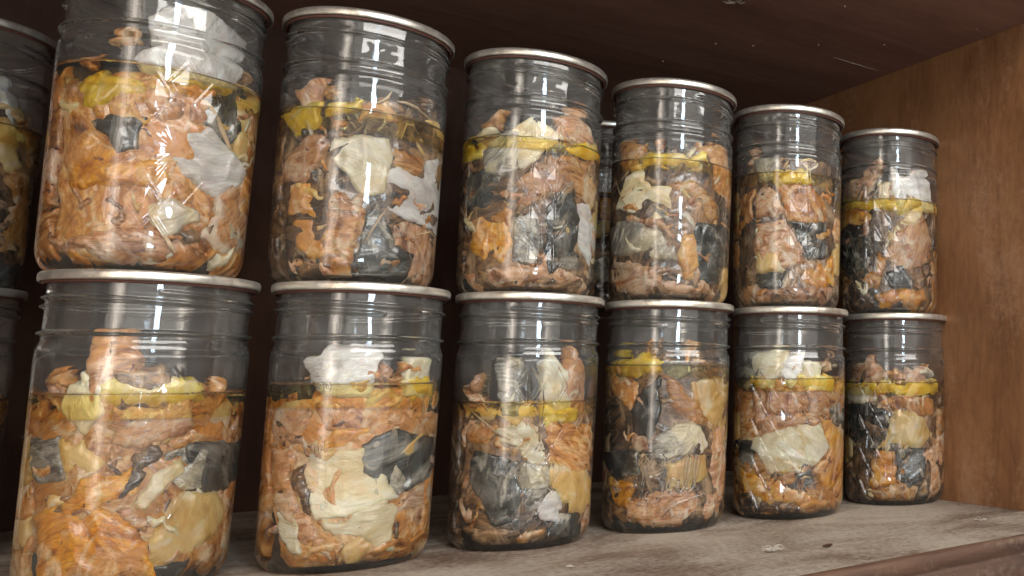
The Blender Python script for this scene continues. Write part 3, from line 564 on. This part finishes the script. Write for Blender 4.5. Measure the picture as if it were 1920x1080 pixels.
D['L6'] = [('B', [(565,400),(1005,380),(1005,900),(980,950),(570,930)]), ('P', [(570,310),(640,280),(740,340),(740,385),(580,380)]), ('P', [(830,320),(920,310),(960,370),(840,375)]), ('Y', [(560,370),(780,390),(980,380),(980,440),(820,445),(700,430),(560,420)]), ('F', [(680,450),(820,440),(960,460),(960,530),(800,530)]),
 ('P', [(920,700),(1000,640),(1010,850),(960,900),(900,870)]), ('D', [(790,700),(930,690),(920,830),(850,870),(790,830)]), ('O', [(690,700),(770,700),(790,850),(700,870),(640,870)]), ('F', [(640,870),(800,850),(900,860),(960,900),(940,945),(680,935)]), ('C', [(560,400),(720,410),(680,460),(620,480),(560,440)]),
 ('D', [(570,490),(640,475),(740,520),(760,600),(690,690),(600,670),(570,600)]), ('T', [(740,600),(800,520),(900,520),(960,630),(910,685),(800,680),(700,690)]), ('C', [(640,880),(740,890),(740,920),(650,905)])]
D['U0'] = [('B', [(-90,400),(60,400),(200,480),(200,980),(-90,960)]), ('T', [(0,420),(50,450),(90,640),(0,640)]), ('F', [(60,420),(170,500),(160,640),(110,640)]), ('F', [(0,640),(110,660),(130,960),(0,950)]), ('W', [(0,280),(60,300),(90,400),(70,450),(40,380),(0,330)])]
# (glass style, how far the panel is turned from the view line in degrees, level of the liquid)
STY = {'U1': ('burst', 12, .098), 'U2': ('plain', 0, .092), 'U3': ('diamond', 10, .093), 'U4': ('plain', 90, .093), 'U5': ('diamond', 12, .097), 'U6': ('diamond2', -6, .090),
       'L1': ('burst', 14, .090), 'L2': ('plain', 40, .094), 'L3': ('diamond', 12, .083), 'L4': ('plain', 0, .105), 'L5': ('diamond2', -10, .096), 'L6': ('diamond2', -12, .093), 'U0': ('plain', 30, .090)}
LAB = {'L1': 'nearest lower jar, orange flesh at its base under a yellow oil line',
 'L2': 'lower jar with a broad cream skin across its middle, second in the bottom front row',
 'L3': 'lower diamond patterned jar, dark contents crossed by a small slanting cream strip',
 'L4': 'lower jar embossed with flowing script above pink flesh',
 'L5': 'lower jar with a large white crumpled skin in its middle, fifth in line',
 'L6': 'smallest looking lower jar, beside the brown side panel',
 'U1': 'largest upper jar with white skin up at its neck, cut off by the top',
 'U2': 'upper jar with bright orange strip at left, dark wedge below cream skin',
 'U3': 'upper diamond patterned jar with a peaked cream skin over a dark arch',
 'U4': 'upper smooth jar with crinkled silver skin above pink layers',
 'U5': 'upper jar with diamond columns, yellow topped flesh block inside, fifth in line',
 'U6': 'last upper jar beside the side panel, white folded skin near its neck',
 'U0': 'dim upper jar cut off at the left edge with a curled white film'}
GROUP = 'glass jars of canned fish stacked two high on the shelf'

def make_jar(key, x, y, z, rot, polys, style, lev, label, seed, scale=1.0):
    j = bpy.data.objects.new('canning_jar', None); C.objects.link(j); j.location = (x, y, z); j.rotation_euler = (0, 0, rot)
    tag(j, label, 'jar', GROUP)
    g = bpy.data.objects.new('jar_glass', glass_mesh(*{'diamond': ('diamond', 1), 'diamond2': ('diamond', 2), 'plain': ('plain', 3+seed), 'burst': ('burst', 4)}[style], lev)); C.objects.link(g); g.parent = j
    l = bpy.data.objects.new('lid', LID); C.objects.link(l); l.parent = j
    k = bpy.data.objects.new('sealing_ring', GSK); C.objects.link(k); k.parent = l
    link('broth', core_mesh(lev-0.0015, seed, RI-0.0078, 0.0046), BROTH, j)
    link('oil_layer', core_mesh(lev-0.0003, seed+5, RI-0.0003, lev-0.007-0.005*((seed*7) % 10)/10, 0.0), OIL, j)
    n = len(polys)
    for i, (t, pl) in enumerate(polys):
        dep = 0.0021 if i == 0 else 0.0010*(1-i/n)
        piece(j, t, pl, dep, seed*31+i*7+1)
    return j
def view_angle(x, y): return math.atan2(CAM[1]-y, CAM[0]-x)
rr = random.Random(11)
def side_fill(polys, vth, rot, lev, r_, lo, hi):
    out = []
    for sgn in (1, -1):
        zz = 0.008
        while zz < lev-0.006:
            h = r_.uniform(0.014, 0.026); a0 = vth+sgn*lo; a1 = vth+sgn*hi; m_ = (a0+a1)/2
            z1 = min(zz+h, lev)
            out.append((r_.choice(polys[0][0]*6+'PTF'), [(a0, zz+r_.uniform(-.003, .003)), (m_, zz-0.002), (a1, zz), (a1, z1), (m_, z1+r_.uniform(-.002, .003)), (a0, z1)]))
            zz = z1-0.001
    return out
def build(key, x, y, z):
    cx, cyy, s = CROP[key]; style, turn, lev = STY[key]
    va = view_angle(x, y); rot = va+math.radians(turn)
    polys = []
    for t, pl in D[key]:
        q = []
        for (a_, b_) in pl:
            th, zz = proj_jar(cx+a_/s, cyy+b_/s, x, y, z, RI-0.001); q.append((th-rot, zz))
        polys.append((t, q))
    lo = 1.12 if key != 'U0' else 1.9
    for t, q in polys:
        zs_ = [b for a, b in q]; lo_, hi_ = min(zs_), max(zs_)
        if lo_ > lev-0.004:
            for i_, (a, b) in enumerate(q):
                if b < lo_+(hi_-lo_)*0.35: q[i_] = (a, lev-0.005-rr.uniform(0, 0.003))
    polys[1:1] = side_fill(polys, va-rot, rot, lev-0.004, rr, lo, 2.3)
    seed = sum(ord(c) for c in key)*3 % 97
    k = 0
    while k < 30:
        a0 = (va-rot)+rr.uniform(-1.25, 1.25); z0 = rr.uniform(0.008, lev+0.002) if k > 4 else rr.uniform(lev, lev+0.011); ln_ = rr.uniform(0.10, 0.42); hh = rr.uniform(0.0008, 0.0026); tl = rr.uniform(-0.012, 0.012)
        n_ = 6; top_ = []; bot_ = []
        for q in range(n_):
            t = q/(n_-1); wv = rr.uniform(-.0015, .0015); wd = hh*math.sin(math.pi*(0.12+0.76*t))
            top_.append((a0+ln_*t, z0+tl*t+wv+wd)); bot_.append((a0+ln_*t, z0+tl*t+wv-wd))
        bow = rr.uniform(-.006, .006); top_ = [(a, b+bow*math.sin(3.14*i_/5)) for i_, (a, b) in enumerate(top_)]; bot_ = [(a, b+bow*math.sin(3.14*i_/5)) for i_, (a, b) in enumerate(bot_)]
        if min(q[1] for q in bot_) > 0.006: polys.append((rr.choice('FPPTBFFC'), bot_+top_[::-1])); k += 1
    return make_jar(key, x, y, z, rot, polys, style, lev, LAB[key], seed)
jars = {}
for i in range(6):
    jars['L%d' % (i+1)] = build('L%d' % (i+1), JARS[i][0], JARS[i][1], 0.0)
    jars['U%d' % (i+1)] = build('U%d' % (i+1), UPX[i][0], UPX[i][1], H+0.0001)
jars['U0'] = build('U0', -0.078, 0.291, H+0.0001)
# back row with generic packing, seen only in slivers and through the necks
def generic(r_, lev):
    va = 0.0; polys = [('B', [(-1.5, 0.007), (1.5, 0.007), (1.5, lev-0.01), (-1.5, lev-0.006)])]
    polys[1:1] = []
    for k in range(11):
        a0 = r_.uniform(-1.3, 1.0); z0 = r_.uniform(0.008, lev-0.012); w = r_.uniform(0.3, 0.8); h = r_.uniform(0.012, 0.03)
        z1 = min(z0+h, lev+0.004)
        polys.append((r_.choice('FPOCDTFSW'), [(a0, z0), (a0+w*0.5, z0-0.003), (a0+w, z0+h*0.3), (a0+w*0.9, z1), (a0+w*0.3, z1+0.002), (a0-0.1, z0+h*0.5)]))
    return polys
names = ['second', 'third', 'fourth', 'fifth', 'sixth']
bk = [(-0.078, 0.291, 0, 0)]+[(JARS[i][0]-0.012+0.006*i, JARS[i][1]+0.125, lv_, i) for lv_, i in ((1, 3),)]
for n_, (x, y, lv, i) in enumerate(bk):
    lev = rr.uniform(0.085, 0.098); va = view_angle(x, y)
    if n_ == 0: lb = 'dim lower jar mostly cut off at the left edge of the photo'
    else:
        lb = '%s back row jar seen between the %s and %s front jars' % (('upper', 'lower')[lv == 0], ['', 'first', 'second', 'third', 'fourth', 'fifth'][i], names[i-1])
    make_jar('b', x, y, lv*(H+0.0001), va, generic(rr, lev), 'plain', lev, lb, 40+n_*3)

# ------------------------------------------------------------------ marks on jars and lids
def th_at(key, px, py):
    j = jars[key]; th, z = proj_jar(px, py, j.location.x, j.location.y, j.location.z, RO); return th-j.rotation_euler.z, z
th, z = th_at('U2', 628, 382); engrave('2', 0.008, th, z-0.003, jars['U2'])
t2, z2 = th_at('U2', 648, 378); t3, z3 = th_at('U2', 672, 377)
strokes([[(0, 0), (0.5, 0), (1, 0)]], (t3-t2)*RO, t2, (z2+z3)/2, jars['U2'], 0.0007)
for px, py, s_ in ((608, 722, '80'), (608, 944, '0'), (596, 833, 'ml')):
    th, z = th_at('L2', px, py); engrave(s_, 0.0065, th, z-0.003, jars['L2'])
# flowing script on the fourth lower jar
tL, zL = th_at('L4', 1190, 925); tR, zR = th_at('L4', 1305, 925)
B_ = [[(0.02,0.62),(0.0,0.5),(0.06,0.44),(0.14,0.52),(0.22,0.7),(0.28,0.92),(0.26,1.0),(0.2,0.92),(0.17,0.7),(0.13,0.35),(0.08,0.12)],
      [(0.05,0.85),(0.2,1.02),(0.42,1.05),(0.55,0.95),(0.52,0.76),(0.36,0.66),(0.26,0.64),(0.4,0.62),(0.52,0.5),(0.48,0.28),(0.32,0.18),(0.2,0.26),(0.26,0.36)],
      [(0.76,0.56),(0.66,0.60),(0.60,0.46),(0.66,0.34),(0.76,0.42),(0.80,0.56),(0.78,0.40),(0.84,0.34),(0.92,0.44),(1.0,0.72),(1.02,0.94),(0.96,0.96),(0.93,0.7),(0.95,0.42),(1.02,0.36),(1.1,0.46),(1.18,0.76),(1.2,0.96),(1.14,0.98),(1.1,0.7),(1.12,0.42),(1.22,0.36)],
      [(0.55,0.02),(0.8,0.16),(1.1,0.22),(1.35,0.3)]]
w = (tR-tL)*RO
strokes(B_, w/1.15, tL, min(zL, zR)-0.010, jars['L4'], 0.0010, 0.0001)
# pencilled code on the first lower lid's rim
j = jars['L1']; th, z = proj_jar(268, 509, j.location.x, j.location.y, 0, RL)
engrave('1-19', 0.0019, th-j.rotation_euler.z, zt-0.0014, j.children[1], 'lid_code', RL+0.00005, 0.00004, INK)

# fine bones lying against the glass
def bone(key, pts, r=0.0007, dep=0.001):
    j = jars[key]; cx, cyy, s = CROP[key]; P_ = []
    for a_, b_ in pts:
        th, z = proj_jar(cx+a_/s, cyy+b_/s, j.location.x, j.location.y, j.location.z, RI-dep); th -= j.rotation_euler.z
        P_.append(((RI-dep-r-0.0006)*math.cos(th), (RI-dep-r-0.0006)*math.sin(th), z))
    v, f = tube(P_, r); link('fish_bone', mesh('fish_bone', v, f), MT['N'], j)
bone('U2', [(535,378), (570,385), (610,405), (650,435), (695,475)], 0.0011)
bone('U2', [(430,385), (470,382), (495,365), (512,342)], 0.0008)
bone('U2', [(500,770), (470,810), (430,870), (405,915)], 0.0006)
bone('U2', [(600,880), (650,870), (690,900), (690,990), (680,1040)], 0.0006)
bone('U2', [(545,520), (565,465), (590,470), (610,505)], 0.0006)
bone('U1', [(770,370), (810,430), (850,520), (880,600)], 0.0014)
bone('U1', [(620,880), (640,920), (662,945)], 0.0010)
bone('L3', [(90,480), (140,530), (200,580), (255,610)], 0.0007)
bone('L3', [(135,440), (155,475), (170,505)], 0.0006)
bone('U4', [(110,520), (135,600), (165,640)], 0.0006)
bone('L1', [(240,430), (238,500), (235,560)], 0.0006)
bone('L2', [(600,450), (602,490), (600,520)], 0.0007)
bone('L6', [(650,885), (700,890), (745,905)], 0.0008)
